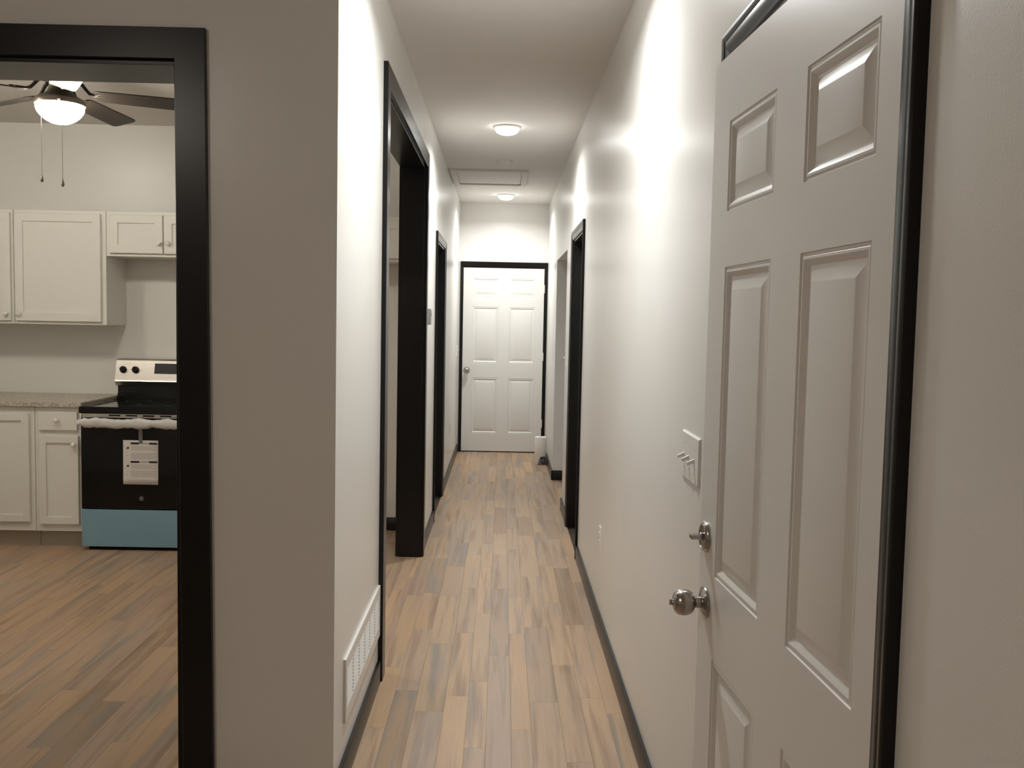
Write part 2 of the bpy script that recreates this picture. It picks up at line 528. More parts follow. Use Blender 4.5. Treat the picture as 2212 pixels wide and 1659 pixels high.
def door_trim(n, wall, op, fm, t0, t1, label):
    t = empty('trim_%d' % n, fm(op[0], 0, 0))
    struct(t, label, 'door casing')
    ax = 'x' if wall == 'end' else 'y'
    jambs(t, ax, op[0], op[1], op[2], t0, t1)
    return t
t = door_trim(3, 'left', L2, fl_map, XLB + 0.001, XL - 0.001, 'moulded black casing of the narrow doorway in the left wall, past the thermostat')
casing(t, COLONIAL, fl_map, L2[0] + 0.006, L2[1] - 0.006, L2[2] - 0.006)
t = door_trim(4, 'right', R1, fr_map, XR + 0.001, XRB - 0.001, 'moulded black casing of the doorway in the right wall, before the niche')
casing(t, COLONIAL, fr_map, R1[0] + 0.006, R1[1] - 0.006, R1[2] - 0.006)
t = door_trim(5, 'right', FD, fr_map, XR + 0.001, XRB - 0.001, 'moulded black casing around the large ajar white entry door at right')
casing(t, COLONIAL, fr_map, FD[0] + 0.006, FD[1] - 0.006, 2.069)
t = door_trim(6, 'end', ED, fe_map, YE + 0.001, YE + 0.119, 'black casing framing the closed white door at the corridor end')
ENDP = [(0, 0), (0, .008), (.005, .010), (.012, .012), (.020, .0145), (.024, .015), (.024, 0)]
ENDH = [(0, 0), (0, .008), (.005, .010), (.020, .0125), (.040, .0145), (.046, .0165), (.052, .016), (.052, 0)]
for sgn, s, pr in ((-1, ED[0] + 0.012, ENDP), (1, ED[1] - 0.006, ENDP)):
    mb = MB(); mb.loft([[fe_map(s + sgn * a, 0, b) for a, b in pr], [fe_map(s + sgn * a, ED[2] - 0.006, b) for a, b in pr]])
    build('casing_leg', mb, 'black', t, smooth=35)
mb = MB(); mb.loft([[fe_map(ED[0] + 0.012 - 0.024, ED[2] - 0.006 + a, b) for a, b in ENDH], [fe_map(ED[1] - 0.006 + 0.024, ED[2] - 0.006 + a, b) for a, b in ENDH]])
build('casing_head', mb, 'black', t, smooth=35)

BASE = [(0, 0), (.013, 0), (.013, .088), (.0115, .090), (0, .090)]
def baseboard(name, A, B, out, label):
    """A,B: (x,y) ends along the wall face, out: (dx,dy) unit vector into the room"""
    mb = MB()
    mb.loft([[(P[0] + out[0] * d, P[1] + out[1] * d, z) for d, z in BASE] for P in (A, B)])
    struct(build(name, mb, 'black', smooth=40), label, 'baseboard')
E1 = 0.0
baseboard('baseboard_left', (XL, YF), (XL, L1[0] - 0.083), (1, 0), 'black baseboard under the white wall grille')
baseboard('baseboard_left', (XL, L1[1] + 0.083), (XL, L2[0] - 0.052), (1, 0), 'short black baseboard under the thermostat, between two doorways')
baseboard('baseboard_left', (XL, L2[1] + 0.052), (XL, YE - 0.017), (1, 0), 'black baseboard on the left wall running to the end door')
baseboard('baseboard_right', (XR, FD[1] + 0.052), (XR, R1[0] - 0.052), (-1, 0), 'long black baseboard on the right wall behind the entry door')
baseboard('baseboard_right', (XR, R1[1] + 0.052), (XR, AL[0]), (-1, 0), 'short black baseboard between the right doorway and the niche')
baseboard('baseboard_right', (XR, AL[1] - 0.013), (XR, YE - 0.017), (-1, 0), 'black baseboard beside the paper towel roll')
baseboard('baseboard_right', (XR, YRB), (XR, FD[0] - 0.052), (-1, 0), 'black baseboard near the camera, right of the entry door')
baseboard('baseboard_niche', (XR + 0.001, AL[1]), (1.30, AL[1]), (0, -1), 'black baseboard on the far return of the niche')
baseboard('baseboard_front', (-0.848, YF), (XL, YF), (0, -1), 'short black baseboard between the kitchen opening and the corridor')
baseboard('baseboard_front', (XRL, YF), (KO[0] - 0.08, YF), (0, -1), 'black baseboard left of the kitchen opening')
baseboard('baseboard_kitchen', (-1.80, YKB), (XLB, YKB), (0, -1), 'black baseboard on the kitchen back wall right of the stove')
baseboard('baseboard_kitchen', (XLB, L1[1] + 0.083), (XLB, YKB - 0.013), (-1, 0), 'short black kitchen baseboard beside the wide opening')

# ------------------------------------------------------------------ six panel doors
PANEL_PROF = [(0, 0), (.0015, .0032), (.0045, .0040), (.0075, .0018), (.0115, .0014), (.0160, .0042), (.0215, .0088), (.0245, .0092), (.0270, .0088), (.0470, .0014), (.0505, .0006)]
panel_cache = {}
def panel_mesh(wd, ht):
    key = (round(wd, 4), round(ht, 4))
    if key not in panel_cache:
        rings = []
        for d, y in PANEL_PROF:
            x, z = wd / 2 - d, ht / 2 - d
            rings.append([(-x, y, -z), (x, y, -z), (x, y, z), (-x, y, z)])
        mb = MB(); mb.loft(rings, cap=False)
        k = (len(rings) - 1) * 4
        mb.f.append((k, k + 1, k + 2, k + 3))
        me = mb.mesh('panel', smooth=13)
        # normals must face local -y
        bm = bmesh.new(); bm.from_mesh(me); bm.faces.ensure_lookup_table()
        if bm.faces[-1].normal.y > 0: bmesh.ops.reverse_faces(bm, faces=bm.faces[:])
        bm.to_mesh(me); bm.free()
        me.materials.append(M['door'])
        panel_cache[key] = me
    return panel_cache[key]

def six_panel_door(name, label, loc, rotz, W, H, us, zs, knob_u=None, knob_z=None, deadbolt=None, hinges=None, z0=0.012, T=0.044):
    """local frame: u along +x, front face at y=0 looking towards -y"""
    root = empty(name, (loc[0], loc[1], 0), rotz, local=True)
    struct(root, label, 'door')
    gu = sorted({0.0, W} | {u for p in us for u in p})
    gz = sorted({z0, z0 + H} | {z for p in zs for z in p})
    mb = MB()
    for i in range(len(gu) - 1):
        for j in range(len(gz) - 1):
            a, b, c, d = gu[i], gu[i + 1], gz[j], gz[j + 1]
            if (a, b) in us and (c, d) in zs: continue
            mb.add([(a, 0, c), (b, 0, c), (b, 0, d), (a, 0, d)], [(0, 1, 2, 3)])
    z1 = z0 + H
    mb.add([(0, 0, z0), (W, 0, z0), (W, T, z0), (0, T, z0), (0, 0, z1), (W, 0, z1), (W, T, z1), (0, T, z1)],
           [(0, 3, 2, 1), (4, 5, 6, 7), (1, 2, 6, 5), (2, 3, 7, 6), (3, 0, 4, 7)])
    # weld so that the shell is one surface
    c = Vector((W / 2, T / 2, z0 + H / 2))
    tm = MB(); tm.v = [(v[0] - c.x, v[1] - c.y, v[2] - c.z) for v in mb.v]; tm.f = mb.f
    bm = bmesh.new(); vs = [bm.verts.new(v) for v in tm.v]
    for f in tm.f: bm.faces.new([vs[i] for i in f])
    bmesh.ops.remove_doubles(bm, verts=bm.verts[:], dist=1e-5)
    me = bpy.data.meshes.new('slab'); bm.to_mesh(me); bm.free()
    me.materials.append(M['door'])
    place('slab', me, c, root)
    for a, b in us:
        for cz, dz in zs:
            place('panel', panel_mesh(b - a, dz - cz), ((a + b) / 2, 0, (cz + dz) / 2), root)
    return root

KNOB = [(.0335, 0), (.0350, .003), (.0340, .0065), (.027, .0095), (.0175, .013), (.0130, .018), (.0125, .0235), (.0140, .027),
        (.0225, .031), (.0270, .038), (.0288, .047), (.0285, .056), (.0260, .064), (.0205, .0700), (.0120, .0730), (.005, .0737)]
def knob(root, u, z, turn=True):
    k = MB(); k.lathe([(r, h) for r, h in KNOB[:5]], (u, 0, z), (0, -1, 0), 36)
    build('rose', k, 'nickel', root, smooth=40)
    k = MB(); k.lathe([(.0125, .013)] + KNOB[5:], (u, 0, z), (0, -1, 0), 36)
    kb = build('knob', k, 'nickel', root, smooth=50)
    if turn:
        k = MB(); k.lathe([(.0075, .0715), (.0075, .0755), (.006, .0765)], (u, 0, z), (0, -1, 0), 20)
        k.box(u - .0015, u + .0015, -.0815, -.0755, z - .006, z + .006)
        build('privacy_turn', k, 'nickel', kb, bevel=0.0004)

# end door, closed
EDX0 = ED[0] + 0.018 + 0.003
Wd = 0.890
fa = lambda a: round(a, 4)
d2 = six_panel_door('door_2', 'closed white six-panel door at the far end of the corridor', (EDX0, YE + 0.004), 0.0, Wd, 2.029,
                    [(fa(-.326 - EDX0), fa(-.038 - EDX0)), (fa(.076 - EDX0), fa(.364 - EDX0))],
                    [(.210, .830), (.995, 1.615), (1.722, 1.930)])
knob(d2, -0.380 - EDX0, 0.914, turn=False)
for hz in (1.82, 1.075, 0.33):
    h = MB(); h.lathe([(.006, -.045), (.006, .045)], (Wd + 0.002, -0.006, hz), (0, 0, 1), 12)
    h.box(Wd - 0.016, Wd - 0.001, -0.0015, 0.0, hz - .045, hz + .045)
    build('hinge', h, 'white', d2)

# entry door, slightly ajar
TH = math.radians(3.26)
HX, HY, DW = 0.510, 1.199, 0.914
ex, ey = HX - DW * math.sin(TH), HY + DW * math.cos(TH)
d1 = six_panel_door('door_1', 'large white six-panel entry door standing slightly ajar at right', (ex, ey), -(math.pi / 2 - TH), DW, 2.033,
                    [(fa(DW - .796), fa(DW - .514)), (fa(DW - .369), fa(DW - .105))],
                    [(.170, .766), (.943, 1.604), (1.719, 1.905)])
knob(d1, DW - .854, 0.872)
k = MB(); k.lathe([(.0345, 0), (.0345, .004), (.031, .009), (.027, .0105), (.0255, .0085), (.012, .0085)], (DW - .866, 0, 1.016), (0, -1, 0), 40)
dbp = build('deadbolt_plate', k, 'nickel', d1, smooth=40)
k = MB(); k.lathe([(.009, .008), (.009, .014), (.0075, .015)], (DW - .866, 0, 1.016), (0, -1, 0), 20)
k.box(DW - .866 - .011, DW - .866 + .011, -.036, -.013, 1.016 - .0048, 1.016 + .0048)
build('thumb_turn', k, 'nickel', dbp, bevel=0.001)

# closed doors set on the far side of the two side doorways
W2 = (L2[1] - L2[0]) - 0.036 - 0.006
six_panel_door('door_3', 'closed white door deep in the left doorway past the thermostat', (XLB + 0.046, L2[0] + 0.021), math.pi / 2, fa(W2), 2.015,
               [(.110, fa(W2 / 2 - .055)), (fa(W2 / 2 + .055), fa(W2 - .110))], [(.210, .830), (.995, 1.615), (1.722, 1.915)])
W3 = (R1[1] - R1[0]) - 0.036 - 0.006
six_panel_door('door_4', 'closed white door deep in the right doorway before the niche', (XRB - 0.046, R1[1] - 0.021), -math.pi / 2, fa(W3), 2.015,
               [(.110, fa(W3 / 2 - .055)), (fa(W3 / 2 + .055), fa(W3 - .110))], [(.210, .830), (.995, 1.615), (1.722, 1.915)])

# ------------------------------------------------------------------ ceiling fittings
def led_light(x, y, label, mat, watts, col, group='round led lights on the corridor ceiling'):
    root = empty('ceiling_light', (x, y, HC))
    tag(root, label, 'ceiling light', group)
    r = MB(); r.lathe([(.0800, 0), (.0880, 0), (.0885, .004), (.0860, .010), (.0820, .0125), (.0790, .0115), (.0790, .004)], (x, y, HC), (0, 0, -1), 48, cap=False)
    build('trim_ring', r, 'white', root, smooth=40)
    l = MB(); l.lathe([(.0785, .004), (.0785, .014), (.0765, .026), (.068, .038), (.052, .047), (.030, .0525), (.003, .0540)], (x, y, HC), (0, 0, -1), 40)  # dome deepened to stand in for the lamp's bloom
    build('lens', l, mat, root, smooth=60)
    ld = bpy.data.lights.new('led_lamp', 'AREA')
    ld.shape = 'DISK'; ld.size = 0.13; ld.energy = watts; ld.color = col; ld.spread = math.radians(160)
    lo = bpy.data.objects.new('led_lamp', ld); COL.objects.link(lo)
    lo.parent = root; lo.location = (0, 0, -0.0555)
CW = (0.98, 1.0, 0.99)
led_light(0.010, 3.20, 'glowing round ceiling light above the near end of the corridor, over the camera\'s view', 'led', LED_WATTS, CW)
led_light(0.010, 6.32, 'larger, nearer of the two glowing round lights seen on the corridor ceiling', 'led', LED_WATTS, CW)
led_light(0.016, 9.74, 'smaller, farther glowing round light on the ceiling near the end door', 'led', LED_WATTS * 0.95, CW)
def dome_light(x, y, label, mat):
    rl = empty('flush_ceiling_light', (x, y, HC))
    tag(rl, label, 'ceiling light', 'dome ceiling lights')
    r = MB(); r.lathe([(.150, 0), (.155, .012), (.150, .030), (.135, .032)], (x, y, HC), (0, 0, -1), 40)
    build('base_ring', r, 'fan_metal', rl, smooth=40)
    r = MB(); r.lathe([(.140, .030), (.138, .05), (.120, .085), (.085, .110), (.04, .122), (.004, .125)], (x, y, HC), (0, 0, -1), 32)
    build('glass_dome', r, mat, rl, smooth=60)
dome_light(-2.1, -0.4, 'dome ceiling light in the entry room behind the camera', 'room_lamp')
dome_light(-3.35, 4.30, 'dome ceiling light at the left of the kitchen, past the fan', 'kdome')

sd = empty('smoke_detector', (-0.003, 7.69, HC))
tag(sd, 'small round white smoke detector on the corridor ceiling', 'smoke detector')
r = MB(); r.lathe([(.066, 0), (.066, .006), (.062, .010)], (-0.003, 7.69, HC), (0, 0, -1), 36)
build('base', r, 'ceiling', sd, smooth=40)
r = MB(); r.lathe([(.058, .010), (.058, .016), (.050, .024), (.030, .027), (.004, .0275)], (-0.003, 7.69, HC), (0, 0, -1), 36)
build('cover', r, 'ceiling', sd, smooth=40)

ah = empty('attic_hatch', (-0.13, 8.56, HC))
tag(ah, 'white framed attic access hatch in the corridor ceiling', 'hatch')
hx0, hx1, hy0, hy1 = -0.465, 0.200, 8.130, 9.000
for x0, x1, y0, y1 in ((hx0, hx1, hy0, hy0 + .05), (hx0, hx1, hy1 - .05, hy1), (hx0, hx0 + .05, hy0 + .05, hy1 - .05), (hx1 - .05, hx1, hy0 + .05, hy1 - .05)):
    f = MB(); f.box(x0, x1, y0, y1, HC - 0.018, HC)
    build('frame_strip', f, 'ceiling', ah, bevel=0.0015)
f = MB(); f.box(hx0 + .056, hx1 - .056, hy0 + .056, hy1 - .056, HC - 0.005, HC)
build('hatch_panel', f, 'ceiling', ah)

# ------------------------------------------------------------------ wall plates, thermostat, grille
def plate_box(xw, sgn, y0, y1, z0, z1, th=0.006):
    mb = MB()
    i = 0.004
    r = lambda xx, d: [(xx, y0 + d, z0 + d), (xx, y1 - d, z0 + d), (xx, y1 - d, z1 - d), (xx, y0 + d, z1 - d)]
    mb.loft([r(xw, 0), r(xw + sgn * th * .35, 0), r(xw + sgn * th, i)])
    return mb
def switch_plate(xw, sgn, y0, y1, z0, z1, ys, label, up):
    root = empty('light_switch', (xw, (y0 + y1) / 2, (z0 + z1) / 2))
    tag(root, label, 'light switch')
    build('plate', plate_box(xw, sgn, y0, y1, z0, z1), 'white', root, smooth=20)
    zc = (z0 + z1) / 2
    for k, y in enumerate(ys):
        dz = .008 * (up[k % len(up)])
        tg = MB()
        A = [(xw + sgn * .005, y - .0045, zc - .005), (xw + sgn * .005, y + .0045, zc - .005), (xw + sgn * .005, y + .0045, zc + .005), (xw + sgn * .005, y - .0045, zc + .005)]
        B = [(xw + sgn * .024, y - .0036, zc + dz - .004), (xw + sgn * .024, y + .0036, zc + dz - .004), (xw + sgn * .024, y + .0036, zc + dz + .004), (xw + sgn * .024, y - .0036, zc + dz + .004)]
        tg.loft([A, B])
        build('toggle', tg, 'white', root, bevel=0.0006)
        for s in (-1, 1):
            sc_ = MB(); sc_.lathe([(.0035, .005), (.0033, .0068)], (xw, y, zc + s * .0302), (sgn, 0, 0), 12)
            build('screw', sc_, 'white', root, smooth=40)
switch_plate(XR, -1, 2.318, 2.537, 1.077, 1.200, (2.500, 2.440, 2.372), 'white wall plate with three toggle switches beside the entry door knob edge', (-1, -1, -1))
switch_plate(XR, -1, 7.20, 7.275, 1.135, 1.255, (7.237,), 'single white toggle switch on the right wall between doorway and niche', (1,))
switch_plate(XL, 1, 10.22, 10.295, 1.075, 1.195, (10.257,), 'single white toggle switch on the left wall next to the end door', (1,))

def outlet(xw, sgn, y, z, label):
    root = empty('wall_outlet', (xw, y, z))
    tag(root, label, 'outlet')
    build('plate', plate_box(xw, sgn, y - .038, y + .038, z - .060, z + .060), 'white', root, smooth=20)
    for s in (-1, 1):
        r_ = MB(); r_.lathe([(.0165, .005), (.0160, .0078), (.012, .0080)], (xw, y, z + s * .0195), (sgn, 0, 0), 20)
        fc = build('receptacle', r_, 'white', root, smooth=40)
        for q in (-1, 1):
            sl = MB(); sl.box(xw + sgn * .0078, xw + sgn * .0083, y + q * .006 - .001, y + q * .006 + .001, z + s * .0195 - .002, z + s * .0195 + .006)
            build('slot', sl, 'dark', fc)
outlet(XR, -1, 4.525, 0.435, 'white outlet plate low on the right wall behind the entry door')
outlet(XL, 1, 9.02, 0.425, 'white outlet plate low on the left wall near the end door')

th_ = empty('thermostat', (XL, 6.07, 1.49))
tag(th_, 'small pale grey thermostat on the left wall between two doorways', 'thermostat')
r = MB(); r.box(XL, XL + .006, 6.005, 6.145, 1.432, 1.546); build('backplate', r, 'white', th_, bevel=0.002)
r = MB(); r.box(XL + .006, XL + .031, 6.012, 6.138, 1.440, 1.540); body = build('body', r, 'grey_plastic', th_, bevel=0.004, segs=2)
r = MB(); r.box(XL + .0305, XL + .0320, 6.030, 6.085, 1.490, 1.525); build('screen', r, 'display', th_, bevel=0.0004)
for i in range(2):
    r = MB(); r.box(XL + .031, XL + .0335, 6.105, 6.122, 1.468 + i * .03, 1.484 + i * .03); build('button', r, 'white', th_, bevel=0.001)

vg = empty('wall_grille', (XL, 3.36, 0.195))
tag(vg, 'white metal return-air grille with six louvre columns low on the left wall', 'air vent')
vy0, vy1, vz0, vz1 = 2.935, 3.781, 0.196, 0.402
ft = 0.009
ly0, ly1, lz0, lz1 = vy0 + .030, vy1 - .030, vz0 + .040, vz1 - .036
for nm, y0, y1, z0, z1 in (('flange', vy0, vy1, lz1, vz1), ('flange', vy0, vy1, vz0, lz0), ('flange', vy0, ly0, lz0, lz1), ('flange', ly1, vy1, lz0, lz1)):
    f = MB(); f.box(XL, XL + ft, y0, y1, z0, z1); build(nm, f, 'vent', vg)
bk = MB(); bk.box(XL, XL + .0006, ly0, ly1, lz0, lz1); build('duct_opening', bk, 'dark', vg)
nb = 6; mw = 0.014
bw = ((ly1 - ly0) - mw * (nb - 1)) / nb
for i in range(nb):
    y0 = ly0 + i * (bw + mw)
    if i:
        f = MB(); f.box(XL + .0007, XL + .0078, y0 - mw + .0005, y0 - .0005, lz0, lz1); build('mullion', f, 'vent', vg)
    sl = MB()
    ns = 11; p = (lz1 - lz0) / ns
    for k in range(ns):
        z = lz0 + p * k
        sec = [(XL + .0008, z + p * .62), (XL + .0012, z + p * .72), (XL + .0088, z + p * .40), (XL + .0086, z + p * .26)]
        sl.loft([[(x, yy, zz) for x, zz in sec] for yy in (y0 + .0005, y0 + bw - .0005)])
    build('louvre_column', sl, 'vent', vg)
# ------------------------------------------------------------------ paper towel roll
tx, ty = 0.421, 9.69
pt = empty('paper_towel_roll', (tx, ty, 0))
tag(pt, 'white paper towel roll standing on the floor by the end door', 'paper towel roll')
r = MB(); r.lathe([(.021, .002), (.058, .001), (.060, .004), (.0603, .14), (.0600, .280), (.058, .284), (.021, .284), (.021, .002)], (tx, ty, 0), (0, 0, 1), 40, cap=False)
build('roll', r, 'towel', pt, smooth=40)
r = MB(); r.lathe([(.0205, .003), (.0205, .283), (.0185, .283), (.0185, .003), (.0205, .003)], (tx, ty, 0), (0, 0, 1), 24, cap=False)
build('core', r, 'card', pt, smooth=40)
r = MB(); rings = []
for i in range(8):
    z = .002 + .085 * i / 7
    ring = []
    for k in range(15):
        a = math.radians(-118 + 100 * k / 14 * (1 - .5 * i / 7) + 26 * i / 7)
        rr_ = .0615 + .004 * noise.noise((a * 5, z * 60, 2.1)) + (.010 * (1 - i / 7) ** 2 * (0.5 + 0.5 * math.sin(a * 7)))
        ring.append((tx + rr_ * math.cos(a), ty + rr_ * math.sin(a), z))
    rings.append(ring)
r.loft(rings, cap=False, closed=False)
build('torn_wrapper', r, 'wrapper', pt, smooth=60)

# ------------------------------------------------------------------ kitchen cabinets
def shaker(name, x0, x1, z0, z1, yf, parent, rail=0.052, th=0.019):
    """door/drawer front with recessed centre; yf = front face"""
    rings = []
    rect = lambda d, y, dz=None: [(x0 + d, y, z0 + d), (x1 - d, y, z0 + d), (x1 - d, y, z1 - d), (x0 + d, y, z1 - d)]
    rings = [rect(0, yf + th), rect(0, yf + .002), rect(.002, yf)]
    if rail:
        rings += [rect(rail, yf), rect(rail + .001, yf + .010), rect(rail + .003, yf + .010)]
    mb = MB(); mb.loft(rings)
    return build(name, mb, 'cabinet', parent)
def cab_knob(x, z, yf, parent):
    k = MB(); k.lathe([(.0065, 0), (.0055, .010), (.008, .014), (.0145, .019), (.0155, .024), (.0125, .029), (.004, .031)], (x, yf, z), (0, -1, 0), 20)
    build('knob', k, 'white', parent, smooth=50)

def wall_cab(x0, x1, z0, z1, doors, label, yb=YKB - .002, yf=6.225):
    root = empty('wall_cabinet', ((x0 + x1) / 2, yb, z0))
    tag(root, label, 'cabinet', 'white wall cabinets in the kitchen')
    mb = MB(); mb.box(x0 + .0006, x1 - .0006, yf, yb, z0, z1)
    build('body', mb, 'cabinet', root, bevel=0.001)
    for a, b, kx in doors:
        d = shaker('door', a, b, z0 + .020, z1 - .022, yf - .020, root)
        cab_knob(kx, z0 + (.066 if z1 - z0 > .5 else .088), yf - .020, d)
    return root
wall_cab(-3.780, -3.172, 1.393, 2.130, [(-3.770, -3.482, -3.505), (-3.475, -3.186, -3.208)], 'white wall cabinet cut off by the left edge, left of the tall single-door one')
wall_cab(-3.170, -2.574, 1.393, 2.130, [(-3.157, -2.604, -3.128)], 'tall single-door white wall cabinet above the counter')
wall_cab(-2.572, -1.812, 1.842, 2.130, [(-2.545, -2.203, -2.221), (-2.195, -1.838, -2.163)], 'short two-door white wall cabinet above the stove')
wall_cab(-1.810, -1.212, 1.842, 2.130, [(-1.797, -1.515, -1.535), (-1.507, -1.225, -1.487)], 'short white wall cabinet right of the one above the stove')
wall_cab(-1.210, -0.620, 1.842, 2.130, [(-1.197, -0.922, -0.940), (-0.914, -0.633, -0.896)], 'short white wall cabinet seen through the wide corridor opening')

def base_cab(x0, x1, fronts, label, yf=5.900, yb=YKB - .004, zt=0.884):
    root = empty('base_cabinet', ((x0 + x1) / 2, yb, 0))
    tag(root, label, 'cabinet', 'white base cabinets in the kitchen')
    mb = MB(); mb.box(x0 + .0006, x1 - .0006, yf, yb, 0.105, zt)
    build('body', mb, 'cabinet', root, bevel=0.001)
    mb = MB(); mb.box(x0 + .0006, x1 - .0006, yf + .060, yf + .078, 0.0, 0.105)
    build('toe_kick', mb, 'toekick', root)
    for nm, a, b, za, zb, kx, kz in fronts:
        d = shaker(nm, a, b, za, zb, yf - .020, root, rail=0.045 if nm == 'door' else 0)
        cab_knob(kx, kz, yf - .020, d)
base_cab(-2.890, -2.602, [('drawer_front', -2.862, -2.622, .742, .856, -2.742, .806), ('door', -2.862, -2.616, .152, .708, -2.638, .655)],
         'narrow white base cabinet with drawer over door, beside the stove')
base_cab(-3.860, -2.892, [('door', -3.388, -2.922, .163, .842, -3.360, .78), ('door', -3.850, -3.396, .163, .842, -3.424, .78)],
         'wide white base cabinet with full-height doors at the left edge')
mb = MB(); mb.box(XKL + .001, -2.594, 5.872, YKB - .001, 0.885, 0.917)
tag(build('countertop', mb, 'counter', bevel=0.004, segs=2), 'speckled beige laminate countertop left of the stove', 'countertop')

# ------------------------------------------------------------------ range
rg = empty('electric_range', (-2.204, 6.19, 0))
tag(rg, 'black and stainless electric range with blue film on its drawer', 'stove')
X0, X1, RYF, RYB = -2.585, -1.823, 5.845, 6.520
mb = MB(); mb.box(X0 + .004, X1 - .004, RYF + .045, RYB, 0.022, 0.880); build('body', mb, 'black_enamel', rg, bevel=0.002)
mb = MB(); mb.box(X0 + .035, X1 - .035, RYF + .030, RYB - .05, 0.0, 0.022); build('plinth', mb, 'dark', rg)
mb = MB(); mb.box(X0 + .001, X1 - .001, RYF, RYF + .044, 0.024, 0.257); dr = build('storage_drawer', mb, 'blue_film', rg, bevel=0.003, segs=2)
mb = MB(); mb.box(X0 + .001, X1 - .001, RYF + .002, RYF + .044, 0.264, 0.826); od = build('oven_door', mb, 'black_glass', rg, bevel=0.003, segs=2)
mb = MB(); mb.box(X0 + .006, X1 - .006, RYF + .012, RYF + .044, 0.829, 0.853); vs_ = build('vent_strip', mb, 'steel', rg)
for i in range(5):
    xa = X0 + .17 + i * .105
    mb = MB(); mb.box(xa, xa + .07, RYF + .0105, RYF + .0135, 0.840, 0.848); build('vent_slot', mb, 'dark', vs_)
mb = MB()
rect = lambda d, z: [(X0 - .004 + d, RYF - .012 + d, z), (X1 + .004 - d, RYF - .012 + d, z), (X1 + .004 - d, RYB - d, z), (X0 - .004 + d, RYB - d, z)]
mb.loft([rect(.004, .857), rect(0, .862), rect(0, .893), rect(.004, .898), rect(.020, .898), rect(.024, .896)])
ct = build('cooktop', mb, 'black_glass', rg)
for bx_, by_, br_ in ((-2.39, 6.02, .105), (-2.02, 6.02, .085), (-2.39, 6.28, .08), (-2.02, 6.28, .105)):
    mb = MB(); mb.lathe([(br_ - .002, .8961), (br_ - .002, .8964), (br_, .8964), (br_, .8961)], (bx_, by_, 0), (0, 0, 1), 48, cap=False)
    build('burner_ring', mb, 'emblem', ct)
# backguard: black riser with two ledges, tilted steel control panel
mb = MB()
sec = [(6.40, .896), (6.40, .918), (6.408, .922), (6.408, .936), (6.416, .940), (6.416, .995), (RYB, .995), (RYB, .896)]
mb.loft([[(x, y, z) for y, z in sec] for x in (X0 + .002, X1 - .002)])
build('back_riser', mb, 'black_enamel', rg, bevel=0.001)
sec = [(6.402, .988), (6.380, 1.018), (6.383, 1.026), (6.415, 1.158), (6.424, 1.168), (RYB, 1.168), (RYB, .990)]
mb = MB(); mb.loft([[(x, y, z) for y, z in sec] for x in (X0 - .006, X1 + .006)])
cp = build('control_panel', mb, 'steel', rg, bevel=0.001)
pn = Vector((0, -(1.158 - 1.026), (6.415 - 6.383))).normalized()
def on_panel(z): return 6.383 + (z - 1.026) / (1.158 - 1.026) * .032
for kx in (-2.538, -2.456, -1.952, -1.870):
    kb = MB(); o_ = (kx, on_panel(1.095), 1.095)
    kb.lathe([(.0235, 0), (.0235, .005), (.0205, .007), (.0185, .024), (.0165, .027), (.004, .0275)], o_, pn, 28)
    ko = build('burner_knob', kb, 'black_enamel', cp, smooth=40)
    g = Vector(o_) + pn * .027
    mb = MB(); mb.box(g.x - .004, g.x + .004, g.y - .008, g.y + .004, g.z - .019, g.z + .019)
    build('knob_grip', mb, 'black_enamel', cp, bevel=0.002)
mb = MB()
dz0, dz1 = 1.072, 1.140
mb.loft([[(x, on_panel(dz0) - .0015, dz0), (x, on_panel(dz1) - .0015, dz1), (x, on_panel(dz1) + .003, dz1), (x, on_panel(dz0) + .003, dz0)] for x in (-2.330, -2.078)])
build('display_panel', mb, 'display', cp)
# oven handle in its plastic sleeve
mb = MB(); mb.tube([(X0 + .015 + (X1 - X0 - .03) * i / 10, RYF - .045, .812) for i in range(11)], .012, 12)
for xx in (X0 + .035, X1 - .035): mb.box(xx - .010, xx + .010, RYF - .045, RYF + .004, .803, .821)
hd = build('door_handle', mb, 'steel', rg, smooth=40)
mb = MB(); rings = []
nseg, nr = 60, 16
for i in range(nseg + 1):
    tt = i / nseg
    x = X0 + .006 + (X1 - X0 - .012) * tt
    droop = .012 * noise.noise((tt * 5, 3.3, 0)) + .006 * noise.noise((tt * 17, 1.3, 0))
    hgt = .029 + .009 * noise.noise((tt * 9, 7.0, 0)) + .004 * noise.noise((tt * 31, 2.0, 0))
    if tt < .05 or tt > .95: hgt *= .75
    ring = []
    for k in range(nr):
        a = 2 * math.pi * k / nr
        q = 1 + .16 * noise.noise((tt * 26, math.cos(a) * 1.7, math.sin(a) * 1.7))
        ring.append((x, RYF - .045 - .019 * q * math.cos(a), .806 + droop * .6 + hgt * q * math.sin(a) - .004))
    rings.append(ring)
mb.loft(rings)
build('handle_sleeve', mb, 'wrap', rg, smooth=50, label='crumpled milky plastic sleeve')
mb = MB(); mb.lathe([(.0165, .0), (.0165, .0008), (.0135, .0008), (.0135, .0004)], (-2.213, RYF + .002, .330), (0, -1, 0), 32)
em = build('emblem', mb, 'emblem', od)
# round monogram emblem: two interlaced script strokes
cu = [(-2.217 + .0060 * math.cos(math.radians(a)), RYF + .0008, .330 + .0075 * math.sin(math.radians(a))) for a in range(40, 330, 20)]
mb = MB(); mb.tube(cu, .0009, 6); mb.tube([(-2.213 + .0052 * math.cos(math.radians(a)) + .004, RYF + .0008, .330 + .0075 * math.sin(math.radians(a))) for a in range(50, 310, 20)], .0009, 6)
mb.tube([(-2.2145, RYF + .0008, .330), (-2.206, RYF + .0008, .3305)], .0009, 6)
build('emblem_monogram', mb, 'ink_grey', od)

